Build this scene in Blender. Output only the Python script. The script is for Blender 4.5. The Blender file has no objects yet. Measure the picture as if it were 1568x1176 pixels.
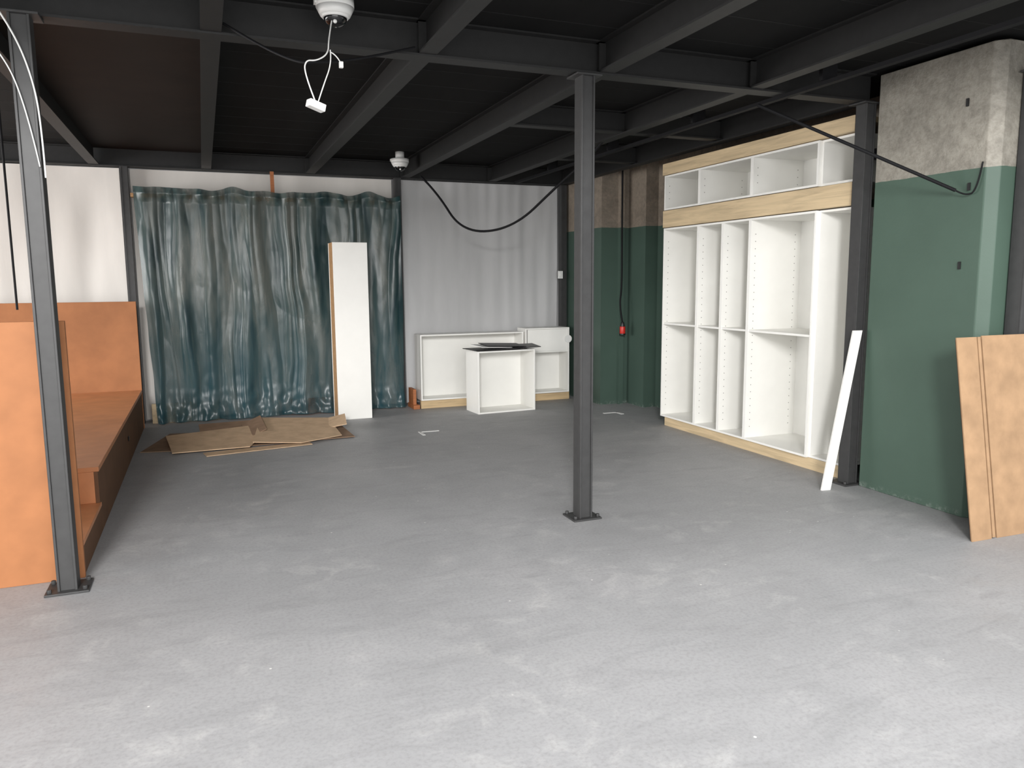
import bpy, bmesh, math, random
from mathutils import Vector, Matrix, noise
random.seed(4)
S=bpy.context.scene
COL=S.collection
def lin(c):
    return tuple((v/255/12.92 if v/255<=0.04045 else ((v/255+0.055)/1.055)**2.4) for v in c)+(1,)
# ---------------------------------------------------------------- materials
def newmat(name):
    m=bpy.data.materials.new(name); m.use_nodes=True
    nt=m.node_tree; b=nt.nodes['Principled BSDF']
    return m,nt,b
def N(nt,t,**k):
    n=nt.nodes.new(t)
    for a,v in k.items(): setattr(n,a,v)
    return n
def coords(nt,scale=(1,1,1)):
    tc=N(nt,'ShaderNodeTexCoord'); mp=N(nt,'ShaderNodeMapping')
    mp.inputs['Scale'].default_value=scale
    nt.links.new(tc.outputs['Object'],mp.inputs['Vector']); return mp.outputs[0]
def noisetex(nt,vec,scale,detail=4,rough=.55,dist=0):
    n=N(nt,'ShaderNodeTexNoise'); n.inputs['Scale'].default_value=scale
    n.inputs['Detail'].default_value=detail; n.inputs['Roughness'].default_value=rough
    n.inputs['Distortion'].default_value=dist
    nt.links.new(vec,n.inputs['Vector']); return n.outputs['Fac']
def ramp(nt,fac,stops):
    r=N(nt,'ShaderNodeValToRGB'); e=r.color_ramp.elements
    while len(e)<len(stops): e.new(0.5)
    for i,(p,c) in enumerate(stops): e[i].position=p; e[i].color=c
    nt.links.new(fac,r.inputs[0]); return r.outputs[0]
def bump(nt,b,fac,strength,dist=.01):
    n=N(nt,'ShaderNodeBump'); n.inputs['Strength'].default_value=strength; n.inputs['Distance'].default_value=dist
    nt.links.new(fac,n.inputs['Height']); nt.links.new(n.outputs[0],b.inputs['Normal']); return n
def mixc(nt,fac,a,b,mode='MIX'):
    m=N(nt,'ShaderNodeMix',data_type='RGBA',blend_type=mode)
    if isinstance(fac,(int,float)): m.inputs[0].default_value=fac
    else: nt.links.new(fac,m.inputs[0])
    for i,v in ((6,a),(7,b)):
        if isinstance(v,tuple): m.inputs[i].default_value=v
        else: nt.links.new(v,m.inputs[i])
    return m.outputs[2]
def simple(name,c,rough=.5,var=.06,scale=8,bmp=.05,metal=0,stretch=(1,1,1),spec=.5):
    m,nt,b=newmat(name); v=coords(nt,stretch)
    f=noisetex(nt,v,scale)
    c1=lin(c); lo=tuple(x*(1-var*2) for x in c1[:3])+(1,); hi=tuple(min(1,x*(1+var*2)) for x in c1[:3])+(1,)
    nt.links.new(ramp(nt,f,[(.3,lo),(.7,hi)]),b.inputs['Base Color'])
    b.inputs['Roughness'].default_value=rough; b.inputs['Metallic'].default_value=metal
    b.inputs['Specular IOR Level'].default_value=spec
    if bmp: bump(nt,b,f,bmp)
    return m
M_steel=simple('steel_paint',(57,57,57),.5,.05,20,.03,spec=.35)
M_beam=simple('beam_paint',(37,37,37),.55,.05,20,.03,spec=.3)
M_ceil=simple('ceiling_black',(25,25,25),.85,.12,3,.03,stretch=(1,.2,1),spec=.15)
M_ceilb=simple('ceiling_brown',(35,28,24),.7,.1,3,.03,spec=.2)
M_white=simple('white_melamine',(236,235,230),.35,.01,5,0)
M_wback=simple('white_backboard',(232,231,226),.5,.01,5,0)
M_hole=simple('drill_hole',(120,118,112),.8,.0,5,0)
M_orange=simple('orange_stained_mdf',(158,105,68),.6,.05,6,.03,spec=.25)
M_orangelit=simple('orange_mdf_lit',(192,130,88),.4,.07,5,.03,spec=.5)  # same orange MDF, base lightened to stand for light on the seat
M_orangeshade=simple('orange_mdf_shaded',(102,74,54),.65,.06,6,.03,spec=.2)  # same orange MDF, shade on the booth's side put into the colour
M_mdf=simple('mdf',(160,130,100),.65,.07,9,.03,spec=.2)
M_mdfgap=simple('mdf_gap_dark',(104,74,52),.7,.08,14,.05)  # dark backing sheet added behind the boards so the gaps read shaded
M_card=simple('cardboard',(194,167,138),.85,.06,9,.08,spec=.1)
M_cardd=simple('cardboard_dark',(142,118,98),.85,.08,9,.08,spec=.1)
M_black=simple('black_plastic',(24,24,26),.4,.05,9,0)
M_cable=simple('black_rubber',(20,20,22),.7,.05,9,0,spec=.2)
M_wplastic=simple('white_plastic',(225,225,222),.35,.01,9,0)
M_red=simple('red_plastic',(190,40,30),.4,.03,9,0)
M_lens=simple('lens_glass',(12,12,14),.06,.0,9,0)
M_paper=simple('paper',(225,225,222),.7,.02,9,0)
M_tan=simple('raw_chipboard',(170,132,92),.7,.08,30,.05)
def woodmat(name,c,ax):
    m,nt,b=newmat(name)
    st=[18,18,18]; st[ax]=1.2
    v=coords(nt,tuple(st)); f=noisetex(nt,v,1.6,6,.6,.6)
    c1=lin(c); 
    nt.links.new(ramp(nt,f,[(.3,tuple(x*.72 for x in c1[:3])+(1,)),(.55,c1),(.8,tuple(min(1,x*1.15) for x in c1[:3])+(1,))]),b.inputs['Base Color'])
    b.inputs['Roughness'].default_value=.6; bump(nt,b,f,.1); return m
M_woodY=woodmat('pine_y',(206,184,148),1)
M_woodX=woodmat('pine_x',(200,174,134),0)
M_woodO=woodmat('wood_orange',(170,104,60),0)
def floormat():
    m,nt,b=newmat('concrete_floor'); v=coords(nt)
    a=noisetex(nt,v,.9,6,.62,.4); d=noisetex(nt,v,5,8,.7,.6); s=noisetex(nt,v,60,3,.6)
    base=ramp(nt,a,[(.3,lin((150,150,151))),(.55,lin((158,158,159))),(.75,lin((166,165,166)))])
    patch=ramp(nt,d,[(.50,(0,0,0,1)),(.68,(1,1,1,1))])
    p2=noisetex(nt,v,1.4,4,.6,.3); pm=N(nt,'ShaderNodeMath',operation='MULTIPLY')
    nt.links.new(patch,pm.inputs[0]); nt.links.new(ramp(nt,p2,[(.42,(0,0,0,1)),(.6,(.5,.5,.5,1))]),pm.inputs[1])
    c=mixc(nt,pm.outputs[0],base,lin((188,187,185)))
    sm=noisetex(nt,coords(nt,(1.0,3.2,1)),1.6,7,.72,1.2)
    c=mixc(nt,ramp(nt,sm,[(.34,(.38,.38,.38,1)),(.5,(0,0,0,1))]),c,lin((136,136,137)))
    c=mixc(nt,ramp(nt,s,[(.3,(.25,.25,.25,1)),(.55,(0,0,0,1))]),c,lin((108,106,104)))
    vo=N(nt,'ShaderNodeTexVoronoi'); vo.inputs['Scale'].default_value=5; nt.links.new(v,vo.inputs['Vector'])
    c=mixc(nt,ramp(nt,vo.outputs['Distance'],[(.02,(.8,.8,.8,1)),(.035,(0,0,0,1))]),c,lin((218,217,213)))
    nt.links.new(c,b.inputs['Base Color'])
    nt.links.new(ramp(nt,d,[(.3,(.46,.46,.46,1)),(.7,(.68,.68,.68,1))]),b.inputs['Roughness'])
    b.inputs['Specular IOR Level'].default_value=.42
    bump(nt,b,d,.12,.012); return m
M_floor=floormat()
def wallmat(name,green,zsplit,conc=(150,145,132)):
    m,nt,b=newmat(name); v=coords(nt)
    g=N(nt,'ShaderNodeNewGeometry'); sp=N(nt,'ShaderNodeSeparateXYZ'); nt.links.new(g.outputs['Position'],sp.inputs[0])
    w=noisetex(nt,v,6,3); ad=N(nt,'ShaderNodeMath',operation='MULTIPLY_ADD'); ad.inputs[1].default_value=.012
    nt.links.new(w,ad.inputs[0]); nt.links.new(sp.outputs[2],ad.inputs[2])
    gt=N(nt,'ShaderNodeMath',operation='GREATER_THAN'); gt.inputs[1].default_value=zsplit; nt.links.new(ad.outputs[0],gt.inputs[0])
    n1=noisetex(nt,v,2.2,5,.55,.2); n2=noisetex(nt,v,22,6,.75); n3=noisetex(nt,v,4,8,.7,.4)
    gl=lin(green)
    gc=ramp(nt,n1,[(.25,tuple(x*.93 for x in gl[:3])+(1,)),(.7,tuple(x*1.06 for x in gl[:3])+(1,))])
    chip=N(nt,'ShaderNodeMath',operation='MULTIPLY')
    low=N(nt,'ShaderNodeMapRange'); low.inputs[1].default_value=.0; low.inputs[2].default_value=.05; low.inputs[3].default_value=1; low.inputs[4].default_value=0
    nt.links.new(sp.outputs[2],low.inputs[0]); nt.links.new(low.outputs[0],chip.inputs[0])
    nt.links.new(ramp(nt,n2,[(.5,(0,0,0,1)),(.6,(.7,.7,.7,1))]),chip.inputs[1])
    gc=mixc(nt,chip.outputs[0],gc,lin((130,138,132)))
    cl=lin(conc)
    cc=ramp(nt,n3,[(.25,tuple(x*.6 for x in cl[:3])+(1,)),(.5,cl),(.8,tuple(min(1,x*1.25) for x in cl[:3])+(1,))])
    cc=mixc(nt,ramp(nt,n2,[(.35,(.5,.5,.5,1)),(.6,(0,0,0,1))]),cc,lin((98,92,84)))
    nt.links.new(mixc(nt,gt.outputs[0],gc,cc),b.inputs['Base Color'])
    b.inputs['Roughness'].default_value=.5; b.inputs['Specular IOR Level'].default_value=.3
    mu=N(nt,'ShaderNodeMath',operation='MULTIPLY_ADD'); mu.inputs[1].default_value=.8; mu.inputs[2].default_value=.2
    nt.links.new(gt.outputs[0],mu.inputs[0]); bb=bump(nt,b,n2,.25,.006); nt.links.new(mu.outputs[0],bb.inputs['Strength']); return m
M_green=wallmat('painted_green_concrete',(72,91,80),2.235,(148,144,134))
M_green2=wallmat('painted_green_concrete_far',(66,84,75),2.2,(138,127,114))
def clothmat(name,c,trans=.25):
    m,nt,b=newmat(name); v=coords(nt,(1,1,.25)); f=noisetex(nt,v,5,5,.6,.4)
    cl=lin(c); nt.links.new(ramp(nt,f,[(.3,tuple(x*.95 for x in cl[:3])+(1,)),(.7,tuple(min(1,x*1.03) for x in cl[:3])+(1,))]),b.inputs['Base Color'])
    b.inputs['Roughness'].default_value=.8; bump(nt,b,f,.12,.02); return m
M_cloth=clothmat('white_fabric',(216,212,206)); M_clothg=clothmat('grey_white_fabric',(190,190,190))
def sheetmat():
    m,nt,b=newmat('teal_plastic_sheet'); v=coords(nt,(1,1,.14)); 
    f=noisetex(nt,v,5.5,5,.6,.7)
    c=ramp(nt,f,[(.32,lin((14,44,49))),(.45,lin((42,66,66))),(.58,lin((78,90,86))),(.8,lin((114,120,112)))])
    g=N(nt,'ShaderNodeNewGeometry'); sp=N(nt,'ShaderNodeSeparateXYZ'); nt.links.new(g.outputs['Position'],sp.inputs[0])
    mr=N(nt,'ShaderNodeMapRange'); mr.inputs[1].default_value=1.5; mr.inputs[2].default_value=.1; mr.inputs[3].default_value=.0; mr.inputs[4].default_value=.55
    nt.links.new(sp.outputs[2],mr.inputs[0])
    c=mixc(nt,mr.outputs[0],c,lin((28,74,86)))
    nt.links.new(c,b.inputs['Base Color']); b.inputs['Roughness'].default_value=.3
    b.inputs['Specular IOR Level'].default_value=.42
    nt.links.new(ramp(nt,f,[(.35,(.93,.93,.93,1)),(.65,(.68,.68,.68,1))]),b.inputs['Alpha'])
    f2=noisetex(nt,coords(nt,(1,1,.4)),6,3,.5,1.0)
    bump(nt,b,f2,.15,.03); return m
M_sheet=sheetmat()
# ---------------------------------------------------------------- builders
class B:
    def __init__(s,name,bev=.0,M=None):
        s.name=name; s.bm=bmesh.new(); s.mats=[]; s.bev=bev; s.M=M
    def mi(s,m):
        if m not in s.mats: s.mats.append(m)
        return s.mats.index(m)
    def box(s,x0,x1,y0,y1,z0,z1,m,rot=None,piv=None):
        vs=[s.bm.verts.new((x,y,z)) for x in(x0,x1) for y in(y0,y1) for z in(z0,z1)]
        if rot:
            p=Vector(piv) if piv else Vector(((x0+x1)/2,(y0+y1)/2,(z0+z1)/2))
            for v in vs: v.co=p+rot@(v.co-p)
        i=s.mi(m)
        for q in((0,1,3,2),(4,6,7,5),(0,4,5,1),(2,3,7,6),(0,2,6,4),(1,5,7,3)):
            f=s.bm.faces.new([vs[k] for k in q]); f.material_index=i
        return s
    def prism(s,pts,z0,z1,m,top=None):
        lo=[s.bm.verts.new((p[0],p[1],z0)) for p in pts]; tp=top or pts
        hi=[s.bm.verts.new((p[0],p[1],z1)) for p in tp]; i=s.mi(m); n=len(pts)
        fs=[s.bm.faces.new(lo[::-1]),s.bm.faces.new(hi)]+[s.bm.faces.new([lo[k],lo[(k+1)%n],hi[(k+1)%n],hi[k]]) for k in range(n)]
        for f in fs: f.material_index=i
    def cyl(s,c,r,h,m,seg=16,axis='Z',r2=None,smooth=True):
        R={'Z':Matrix(),'X':Matrix.Rotation(math.pi/2,4,'Y'),'Y':Matrix.Rotation(math.pi/2,4,'X')}[axis]
        g=bmesh.ops.create_cone(s.bm,cap_ends=True,segments=seg,radius1=r,radius2=r if r2 is None else r2,depth=h,matrix=Matrix.Translation(c)@R)
        i=s.mi(m)
        for v in g['verts']:
            for f in v.link_faces:
                f.material_index=i
                if len(f.verts)==4 and smooth: f.smooth=True
    def sph(s,c,r,m,sc=(1,1,1)):
        g=bmesh.ops.create_uvsphere(s.bm,u_segments=24,v_segments=16,radius=r,matrix=Matrix.Translation(c)@Matrix.Diagonal((*sc,1)))
        i=s.mi(m)
        for v in g['verts']:
            for f in v.link_faces: f.material_index=i; f.smooth=True
    def done(s):
        me=bpy.data.meshes.new(s.name); 
        bmesh.ops.recalc_face_normals(s.bm,faces=s.bm.faces)
        s.bm.to_mesh(me); s.bm.free()
        for m in s.mats: me.materials.append(m)
        o=bpy.data.objects.new(s.name,me); COL.objects.link(o)
        if s.M: o.matrix_world=s.M
        if s.bev:
            md=o.modifiers.new('bevel','BEVEL'); md.width=s.bev; md.segments=2; md.limit_method='ANGLE'
        return o
def cable(name,pts,r,m,parent=None,smooth=True):
    cu=bpy.data.curves.new(name,'CURVE'); cu.dimensions='3D'; cu.bevel_depth=r; cu.bevel_resolution=2; cu.resolution_u=10
    sp=cu.splines.new('NURBS' if smooth else 'POLY'); sp.points.add(len(pts)-1)
    for p,q in zip(sp.points,pts): p.co=(*q,1)
    if smooth: sp.use_endpoint_u=True; sp.order_u=3
    cu.materials.append(m)
    o=bpy.data.objects.new(name,cu); COL.objects.link(o)
    if parent: o.parent=parent
    return o
# ---------------------------------------------------------------- room shell
b=B('floor'); b.box(-6,8,-4,9.7,-.1,0,M_floor); b.done()
b=B('ceiling'); b.box(-6,8,2.3,9.7,3.0,3.1,M_ceil)
b.box(-1.0,.1,4.5,9.45,2.985,3.0,M_ceilb)
for k in range(18):   # plank joints of the ceiling deck
    b.box(-6,8,2.5+k*.41,2.503+k*.41,2.998,3.0,M_beam)
b.done()
b=B('wall_back'); b.box(-6,8,9.6,9.7,0,3,M_clothg); b.done()
b=B('wall_left')   # unseen opening, added for the left fill lamp, between y 4.6 and 9.3
b.box(-6.1,-6,4.4,9.7,0,.75,M_cloth); b.box(-6.1,-6,4.4,9.7,2.75,3,M_cloth); b.box(-6.1,-6,4.4,4.6,.75,2.75,M_cloth); b.box(-6.1,-6,9.3,9.7,.75,2.75,M_cloth)
b.box(-6.1,-6,-4,4.4,0,.6,M_cloth); b.done()
b=B('wall_rear'); b.box(-6,8,-4.1,-4,0,.5,M_cloth); b.box(-6,8,-4.1,-4,5.2,5.5,M_cloth)
for xx in(-6,-3.2,-.4,2.4,5.2,7.9): b.box(xx,xx+.1,-4.1,-4,.5,5.2,M_cloth)
b.done()
b=B('wall_right',.006)
b.prism([(4.52,4.30),(4.52,3.45),(4.575,3.39),(7.9,3.39),(7.9,4.30)],0,2.97,M_green)
b.done()
b=B('wall_alcove'); b.box(5.12,5.3,4.33,8.2,0,3,M_green2)
b.box(4.95,5.6,8.1,9.6,0,3,M_green2); b.box(4.57,5.0,8.5,9.6,0,3,M_green2)
b.box(4.80,4.86,8.44,8.5,0,3,M_green2); b.done()
# ---------------------------------------------------------------- steel frame
def ibeam(b,axis,at,a0,a1,z0=2.8,z1=3.0,w=.10,m=M_beam,t=.012):
    for (p,q,r,s_) in((-w/2,w/2,z0,z0+t),(-w/2,w/2,z1-t,z1-.002),(-.005,.005,z0+t,z1-t)):
        if axis=='Y': b.box(at+p,at+q,a0,a1,r,s_,m)
        else: b.box(a0,a1,at+p,at+q,r,s_,m)
b=B('steel_ceiling_beams')
for X in(-1.0,.11,1.24,2.37,3.5): ibeam(b,'Y',X,2.3,9.45,2.81)
ibeam(b,'Y',4.5,4.45,9.45)
ibeam(b,'X',4.42,-5.9,4.55,2.80,w=.12)
ibeam(b,'X',9.5,-5.9,4.9,2.80,w=.12)
ibeam(b,'X',6.1,2.37,4.5,2.82); ibeam(b,'X',7.6,3.5,4.5,2.82)
ibeam(b,'X',2.28,-5.9,7.9,2.80,w=.12)
for X in(.11,1.24,2.37,3.5):
    b.box(X-.05,X+.05,4.36,4.37,2.81,2.98,M_beam); b.box(X-.06,X+.06,9.44,9.45,2.81,2.98,M_beam)
b.done()
def post(x,y,z1=2.8,w=.09,d=.09):
    b=B('steel_post',.002)
    b.box(x-w/2,x+w/2,y-d/2,y+d/2,.01,z1,M_steel)
    for sx in(-1,1):
        b.box(x+sx*w/2-(.012 if sx>0 else 0),x+sx*w/2+(.012 if sx<0 else 0),y-d/2-.012,y-d/2,.01,z1,M_steel)
    b.box(x-.1,x+.1,y-.09,y+(.03 if y<3.5 else .09),0,.012,M_steel)
    for sx in(-.08,.08):
        for sy in(-.065,.065 if y>3.5 else .01): b.cyl((x+sx,y+sy,.022),.012,.02,M_steel,6)
    b.box(x-.085,x+.085,y-.075,y+(.04 if y<3.5 else .075),z1-.012,z1-.001,M_steel)
    return b.done()
post(-.72,4.36,2.798); post(2.25,4.42,2.798); post(4.50,4.40,2.798); post(4.74,3.335,2.79)
b=B('post_clamp'); b.box(4.56,4.66,4.30,4.36,2.40,2.48,M_black); b.cyl((4.6,4.29,2.44),.02,.03,M_black,8,'Y'); b.done()
for X in(-.72,2.27,4.5):
    b=B('wall_post'); b.box(X-.04,X+.04,9.42,9.50,0,2.8,M_steel); b.box(X-.04,X+.04,9.40,9.42,.0,.02,M_steel)
    for sx in(-.03,.03): b.box(X+sx-.008,X+sx+.008,9.41,9.42,0.02,2.79,M_steel)
    b.done()
# ---------------------------------------------------------------- fabric + plastic
def drape(name,x0,x1,z0,z1,y,mat,amp,freq,nx,nz,fn=None):
    me=bpy.data.meshes.new(name); vs=[];fs=[]
    for j in range(nz+1):
        for i in range(nx+1):
            u=i/nx;v=j/nz;X=x0+(x1-x0)*u;Z=z0+(z1-z0)*v
            vs.append(fn(u,v,X,Z) if fn else (X,y+amp*(noise.noise((X*freq+.4*noise.noise((0,Z*1.2,X)),Z*.35,1.7))+.5*noise.noise((X*freq*3,Z*.7,5))),Z))
    for j in range(nz):
        for i in range(nx):
            a=j*(nx+1)+i; fs.append((a,a+1,a+nx+2,a+nx+1))
    me.from_pydata(vs,[],fs); me.materials.append(mat)
    for p in me.polygons: p.use_smooth=True
    o=bpy.data.objects.new(name,me); COL.objects.link(o); return o
drape('white_curtain',-5.9,-.77,0.02,2.79,9.53,M_cloth,.035,1.6,240,30)
drape('white_curtain',-.67,2.22,0.02,2.79,9.55,M_cloth,.02,1.0,80,20)
drape('white_curtain',2.32,4.45,0.02,2.79,9.53,M_clothg,.026,2.6,160,40)
def sheetfn(u,v,X,Z):
    n=noise.noise
    A=.018+.020*(1-v)
    wx=X+.09*n((X*2.2,Z*.6,21))+.02*n((X*5,Z*1.6,31))
    ph=wx*11+4.5*n((wx*1.5,Z*.25,3))
    am=.2+1.8*abs(n((wx*1.9,Z*.35,40)))
    y=math.sin(ph)*A*am+A*1.8*n((wx*6,Z*.3,2))
    y+=.026*(.5-abs(n((wx*10,Z*.45,7))))                 # vertical creases
    y+=.018*(.5-abs(n((X*3+Z*1.3,Z*2.0-X*.9,14))))*(1.25-v)   # soft diagonal creases
    y+=.002*n((X*20,Z*7,1))
    flare=max(0,(.4-Z)/.4)
    y-=.09*flare**1.6*(.6+.8*n((X*4,0,11))); y+=flare*.035*n((X*12,Z*10,4))
    hem=max(0,1-abs(v-.975)/.035); y-=.03*hem*(1+.6*math.sin(X*34+2*n((X*3,0,0))))
    z=Z+(.05*n((X*4,3,3)))*max(0,(v-.9)/.1)
    z=max(z,.006+.012*(1+n((X*8,Z*8,0))))
    x=X+.02*n((Z*2,X,8))+(.09*(u<.5)+.02*(u>.5))*abs(2*u-1)**6*(1-v)
    return (x,9.25+y-.02*v,z)
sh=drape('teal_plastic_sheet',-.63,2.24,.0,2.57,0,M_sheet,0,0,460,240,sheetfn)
b=B('curtain_rail'); b.box(-.66,2.24,9.31,9.34,2.47,2.51,M_tan); b.box(.78,.82,9.33,9.36,2.51,2.8,M_woodO); b.box(-.66,-.62,9.3,9.42,2.47,2.51,M_tan); b.done()
b=B('timber_offcut',.003); b.box(2.33,2.37,9.15,9.38,0,.24,M_woodO); b.box(2.32,2.40,9.1,9.39,0,.05,M_woodO); b.done()
b=B('timber_offcut',.003); b.box(-.6,.1,9.35,9.39,0,.22,M_woodY); b.box(.9,1.7,9.36,9.39,0,.18,M_woodO); b.done()
# ---------------------------------------------------------------- bench / booth
b=B('orange_seating_booth',.003)
YR=5.32
b.box(-3.6,-.665,4.50,4.53,0,1.365,M_orange)      # front end panel
b.box(-3.6,-.665,9.08,9.11,0,1.365,M_orange)      # rear end panel
b.box(-3.6,-3.57,4.53,9.08,0,.42,M_orange)
b.box(-3.57,-.665,YR,9.08,.39,.42,M_orangelit)     # seat
b.box(-.695,-.672,YR,9.08,0,.39,M_orangeshade)   # side fascia
b.box(-3.57,-.695,YR,YR+.02,.19,.39,M_orangelit)     # riser
b.box(-3.57,-.665,4.53,YR+.02,.165,.19,M_orangelit)    # step
b.box(-.695,-.672,4.53,YR,0,.165,M_orangeshade)
b.box(-.669,-.664,7.3,7.36,.2,.24,M_black)
b.done()
# ---------------------------------------------------------------- wall cabinets (open toward -X)
def cab_x(b,x,dep,y0,y1,z0,z1,shelves=(),holes=True,t=.018):
    b.box(x,x+dep,y0,y0+t,z0,z1,M_white); b.box(x,x+dep,y1-t,y1,z0,z1,M_white)
    b.box(x,x+dep,y0+t,y1-t,z0,z0+t,M_white); b.box(x,x+dep,y0+t,y1-t,z1-t,z1,M_white)
    b.box(x+dep-.006,x+dep,y0+t,y1-t,z0+t,z1-t,M_wback)
    for z in shelves: b.box(x+.006,x+dep-.006,y0+t,y1-t,z-.009,z+.009,M_white)
    if holes:
        z=z0+.12
        while z<z1-.1:
            for xx in(x+.05,x+dep-.07): b.cyl((xx,y1-t-.0006,z),.0045,.001,M_hole,6,'Y',smooth=False)
            z+=.064
b=B('built_in_cabinet_wall',.0015)
X0=4.52;DP=.56
for y0,y1,sv in((6.43,7.04,1),(6.045,6.43,1),(5.655,6.045,1),(4.86,5.655,1)):
    cab_x(b,X0,DP,y0,y1,.10,2.085,(1.095,))
cab_x(b,X0+.03,DP-.03,4.50,4.86,.10,2.085,(),False)
for y0,y1 in((6.43,7.04),(5.655,6.43),(4.86,5.655)): cab_x(b,X0,DP,y0,y1,2.27,2.62)
cab_x(b,X0+.03,DP-.03,4.50,4.86,2.27,2.62,(),False)
b.box(X0+.03,X0+.08,4.50,7.0,0,.098,M_woodY)
b.box(X0-.012,X0+.05,4.50,7.04,2.092,2.262,M_woodY)
b.box(X0-.012,X0+.05,4.50,7.06,2.625,2.74,M_woodY)
b.box(X0+.05,X0+.55,4.50,7.06,2.70,2.74,M_woodY)
b.done()
# ---------------------------------------------------------------- low cabinets at the back (open toward -Y)
def cab_y(b,x0,x1,y,dep,z0,z1,shelves=(),t=.018,back=True):
    b.box(x0,x0+t,y,y+dep,z0,z1,M_white); b.box(x1-t,x1,y,y+dep,z0,z1,M_white)
    b.box(x0+t,x1-t,y,y+dep,z0,z0+t,M_white); b.box(x0+t,x1-t,y,y+dep,z1-t,z1,M_white)
    if back: b.box(x0+t,x1-t,y+dep-.006,y+dep,z0+t,z1-t,M_wback)
    for z in shelves: b.box(x0+t,x1-t,y+.01,y+dep-.006,z-.009,z+.009,M_white)
b=B('low_cabinet',.0015); cab_y(b,2.42,3.78,9.10,.28,.10,.91); b.box(2.42,3.78,9.12,9.17,0,.098,M_woodX); b.done()
b=B('low_cabinet',.0015); cab_y(b,3.80,4.42,9.08,.28,.10,.95,(.64,)); b.box(3.80,4.44,9.12,9.17,0,.098,M_woodX)
b.box(3.83,4.40,9.085,9.10,.65,.93,M_white); b.cyl((4.40,9.07,.80),.05,.01,M_wplastic,20,'Y'); b.done()
b=B('cabinet_carcass',.0015)
cab_y(b,0,.75,0,.37,0,.74); 
o=b.done(); o.location=(2.93,8.44,0); o.rotation_euler=(0,0,math.radians(4))
b=B('black_glass_sheets',.001)
for (cx,cy,z,r,sx,sy,m,ty,tx) in((3.20,8.60,.752,8,.68,.36,M_black,.5,0),(3.42,8.60,.768,-6,.62,.36,M_black,-1.5,2),(3.14,8.56,.786,14,.42,.28,M_paper,3,3),(3.28,8.56,.796,3,.50,.3,M_black,2.5,3)):
    R=Matrix.Rotation(math.radians(r),3,'Z')@Matrix.Rotation(math.radians(ty),3,'Y')@Matrix.Rotation(math.radians(tx),3,'X'); b.box(cx-sx/2,cx+sx/2,cy-sy/2,cy+sy/2,z,z+.008,m,R)
b.done()
b=B('tall_white_cabinet',.002)
b.box(1.352,1.735,8.73,8.75,0,1.99,M_white); b.box(1.352,1.37,8.75,9.02,0,1.99,M_tan); b.box(1.717,1.735,8.75,9.02,0,1.99,M_white)
b.box(1.37,1.717,8.75,9.02,1.972,1.99,M_white); b.box(1.37,1.717,8.75,9.02,0,.018,M_white); b.box(1.348,1.356,9.0,9.022,0,1.99,M_white)
b.done()
# ---------------------------------------------------------------- leaning pieces
def lean(name,p0,p1,width_vec,th,mats,parts):
    """board from bottom edge p0 to top p1 with horizontal width vector"""
    b=B(name,.0015); p0=Vector(p0);up=Vector(p1)-p0;wv=Vector(width_vec);n=up.cross(wv).normalized()*th
    for (u0,u1,v0,v1,k,off) in parts:
        vs=[]
        for nn in(0,1):
            for (u,v) in((u0,v0),(u1,v0),(u1,v1),(u0,v1)):
                vs.append(b.bm.verts.new(p0+wv*u+up*v+n*(nn+off)))
        i=b.mi(mats[k])
        for q in((0,1,2,3),(7,6,5,4),(0,4,5,1),(1,5,6,2),(2,6,7,3),(3,7,4,0)):
            f=b.bm.faces.new([vs[z] for z in q]); f.material_index=i
    return b.done()
lean('white_filler_plank',(4.165,4.30,0),(4.40,4.305,1.175),(.074,-.010,0),.018,[M_white],[(0,1,0,1,0,0)])
lean('mdf_boards',(4.15,3.08,.0),(4.13,3.258,1.20),(.80,-.02,0),.010,[M_mdf,M_mdfgap],
     [(0,.20,0,1,0,0),(.212,.24,.005,1.0,0,0),(.255,1,.0,1.005,0,0),(.01,.98,.005,.99,1,1.05)])
# ---------------------------------------------------------------- cardboard
b=B('flattened_cardboard')
def sheet(pts,z,th,m,lift=None):
    lift=lift or [0]*len(pts); n=len(pts); i=b.mi(m)
    lo=[b.bm.verts.new((p[0],p[1],z+l)) for p,l in zip(pts,lift)]; hi=[b.bm.verts.new((p[0],p[1],z+l+th)) for p,l in zip(pts,lift)]
    fs=[b.bm.faces.new(lo[::-1]),b.bm.faces.new(hi)]+[b.bm.faces.new([lo[k],lo[(k+1)%n],hi[(k+1)%n],hi[k]]) for k in range(n)]
    for f in fs: f.material_index=i
sheet([(-.62,7.75),(.1,7.6),(.25,8.5),(-.4,8.6)],.002,.006,M_cardd)
sheet([(-.05,7.32),(.9,7.48),(.88,7.62),(-.08,7.48)],.004,.006,M_card)
sheet([(.2,7.6),(1.34,7.66),(1.3,8.66),(.3,8.8)],.010,.006,M_cardd)
sheet([(-.34,7.50),(.33,7.52),(.42,7.75),(.36,8.35),(-.42,8.22)],.02,.008,M_card,[0,0,.02,.05,.03])
sheet([(.36,7.56),(.8,7.5),(1.22,7.72),(1.2,8.5),(.5,8.62)],.022,.008,M_card,[.03,0,0,.05,.08])
sheet([(.36,7.9),(.52,8.0),(.5,8.62),(.3,8.5)],.04,.008,M_cardd,[0,.05,.09,.02])
sheet([(1.1,8.1),(1.32,8.0),(1.36,8.35),(1.2,8.5)],.03,.008,M_card,[0,.05,.10,.04])
sheet([(-.1,8.3),(.5,8.35),(.48,8.75),(-.12,8.7)],.012,.008,M_cardd,[0,0,.05,.05])
b.done()
b=B('paper_scrap'); b.box(2.02,2.22,7.66,7.69,.0,.004,M_paper); b.box(2.0,2.03,7.50,7.69,.0,.004,M_paper); b.done()
b=B('paper_scrap'); b.box(4.3,4.5,7.9,7.925,.0,.004,M_paper); b.box(4.46,4.5,7.78,7.925,.0,.004,M_paper); b.done()
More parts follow.
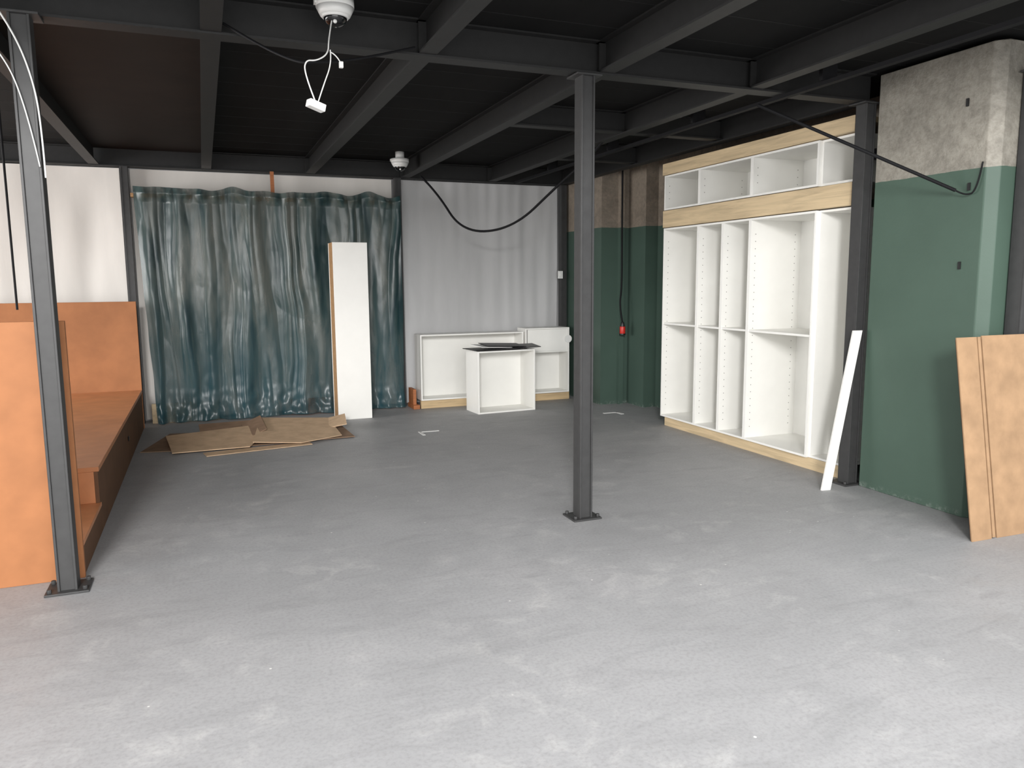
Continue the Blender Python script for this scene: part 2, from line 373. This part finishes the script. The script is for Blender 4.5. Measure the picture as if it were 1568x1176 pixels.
# ---------------------------------------------------------------- cctv domes
def dome(x,y,z,r,top=2.997):
    b=B('dome_security_camera')
    if top>z: b.cyl((x,y,(z+top)/2),r*.5,top-z,M_wplastic,20)
    b.cyl((x,y,z-.02),r,.04,M_wplastic,32); b.cyl((x,y,z-.06),r*.78,.04,M_wplastic,32,r2=r); 
    b.sph((x,y,z-.085),r*.62,M_lens,(1,1,.8)); b.cyl((x,y,z-.083),r*.68,.012,M_wplastic,32,r2=r*.8)
    b.sph((x-.01,y-.05,z-.118),.010,M_wplastic); b.box(x-r*1.08,x-r*.9,y-.02,y+.02,z-.03,z-.005,M_wplastic)
    return b.done()
dome(.695,4.12,2.955,.095); dome(2.14,8.75,2.92,.10)
def off(p,dx=.07,dz=-.05): return [(a+dx,b_+.08,c+dz) for a,b_,c in p]
b=B('hanging_junction_box',.003); R=Matrix.Rotation(.35,3,'Z')@Matrix.Rotation(.25,3,'Y'); b.box(.515,.60,3.92,3.965,2.38,2.415,M_wplastic,R); b.box(.68,.70,3.96,3.98,2.59,2.62,M_wplastic)
b.done()
cable('white_cable',off([(.60,4.0,2.89),(.57,3.93,2.78),(.56,3.89,2.70),(.50,3.88,2.66),(.45,3.88,2.66),(.44,3.88,2.6),(.49,3.88,2.465)]),.0035,M_wplastic)
cable('white_cable',off([(.57,3.89,2.72),(.575,3.89,2.66),(.53,3.88,2.55),(.5,3.88,2.465)]),.003,M_wplastic)
cable('white_cable',off([(.57,3.89,2.71),(.60,3.89,2.70),(.62,3.89,2.66)]),.003,M_wplastic)
cable('black_cable',off([(.1,4.26,2.90),(.25,4.2,2.80),(.42,3.95,2.66),(.5,3.9,2.66),(.7,4.05,2.72),(1.08,4.22,2.87)]),.007,M_cable)
# ---------------------------------------------------------------- ceiling services
cable('black_hanging_cable',[(2.5,9.2,2.80),(2.62,8.95,2.6),(2.78,8.5,2.10),(3.12,7.8,2.10),(3.36,7.1,2.52),(3.46,6.75,2.68),(3.5,6.5,2.82)],.013,M_cable)
cable('conduit_rod',[(3.5,4.34,2.70),(4.46,3.60,2.10)],.011,M_cable,smooth=False)
cable('conduit_rod_hook',[(4.46,3.60,2.10),(4.49,3.55,2.06),(4.5,3.48,2.09),(4.505,3.46,2.26)],.005,M_cable)
b=B('ceiling_cable_rail'); b.box(3.74,3.77,2.3,9.3,2.775,2.80,M_cable); b.box(3.80,3.815,2.3,9.3,2.785,2.80,M_cable)
for k in range(5): b.box(3.72,3.84,2.6+k*1.4,2.63+k*1.4,2.80,3.0,M_cable)
b.done()
cable('white_cable',[(-.80,4.28,2.80),(-.74,4.29,2.70),(-.68,4.29,2.5),(-.66,4.29,2.3),(-.66,4.29,2.05)],.004,M_wplastic)
cable('white_cable',[(-.9,4.25,2.72),(-.8,4.28,2.62),(-.72,4.29,2.4),(-.68,4.29,2.1)],.003,M_wplastic)
cable('white_cable',[(-1.1,4.2,2.6),(-.85,4.2,2.72),(-.7,4.2,2.9),(-.5,4.2,2.97),(-.38,4.2,2.90)],.004,M_wplastic)
cable('hanging_cord',[(-1.25,6.5,2.8),(-1.25,6.5,1.37)],.008,M_cable,smooth=False)
cable('brace_rod',[(-1.0,5.0,2.78),(-2.6,5.2,2.1)],.012,M_cable,smooth=False)
b=B('red_power_connector',.003); b.cyl((4.80,8.36,.94),.035,.09,M_red,16); b.cyl((4.80,8.36,1.01),.028,.06,M_black,16,r2=.018); b.cyl((4.80,8.36,.89),.038,.02,M_black,16); b.done()
cable('power_cable',[(4.80,8.36,1.03),(4.76,8.38,1.25),(4.82,8.42,1.45),(4.81,8.42,2.2),(4.81,8.42,2.9)],.010,M_cable)
b=B('wall_switch_box',.004); b.box(4.40,4.46,9.36,9.40,1.58,1.68,M_wplastic); b.cyl((4.43,9.355,1.63),.018,.012,M_wplastic,16,'Y'); b.done()
b=B('wall_anchor'); 
for y,z in((3.60,2.64),(3.55,2.12),(3.58,1.63)): b.box(4.508,4.52,y-.007,y+.007,z-.024,z+.024,M_beam)
b.done()
# ---------------------------------------------------------------- light
def area(name,loc,rot,sx,sy,e,c=(1,1,1)):
    l=bpy.data.lights.new(name,'AREA'); l.shape='RECTANGLE'; l.size=sx; l.size_y=sy; l.energy=e; l.color=c
    o=bpy.data.objects.new(name,l); COL.objects.link(o); o.location=loc; o.rotation_euler=rot; return o
area('window_daylight_rear',(-1.5,-4.25,2.9),(math.radians(90),0,0),9,4.6,760,(1,.99,.98))
area('window_daylight_bright',(-1.9,-4.15,3.9),(math.radians(90),0,0),1.2,1.6,880,(1,.99,.98))
area('skylight_daylight',(2.2,-1.2,6.0),(0,0,0),8,4.5,350,(1,.99,.98))
area('fill_light_left',(-6.12,6.95,1.75),(math.radians(90),0,math.radians(-90)),4.7,2.0,400,(1,.99,.98))  # unseen fill lamp, added to brighten the back of the room
w=bpy.data.worlds.new('overcast'); S.world=w; w.use_nodes=True
w.node_tree.nodes['Background'].inputs[0].default_value=(.97,.98,1,1); w.node_tree.nodes['Background'].inputs[1].default_value=1.1
# ---------------------------------------------------------------- camera
f,y,pt,ro=1179.8,.3783,.13264,.0070
W=Vector((math.sin(y)*math.cos(pt),math.cos(y)*math.cos(pt),-math.sin(pt)))
r0=Vector((math.cos(y),-math.sin(y),0)); d0=W.cross(r0)
r=r0*math.cos(ro)+d0*math.sin(ro); d=-r0*math.sin(ro)+d0*math.cos(ro)
cam=bpy.data.cameras.new('camera'); co=bpy.data.objects.new('camera',cam); COL.objects.link(co)
cam.sensor_width=36; cam.lens=f/1568*36; cam.clip_start=.02
m=Matrix((r,-d,-W)).transposed().to_4x4(); m.translation=(0,0,1.55); co.matrix_world=m
S.camera=co
S.view_settings.view_transform='Standard'; S.view_settings.exposure=0
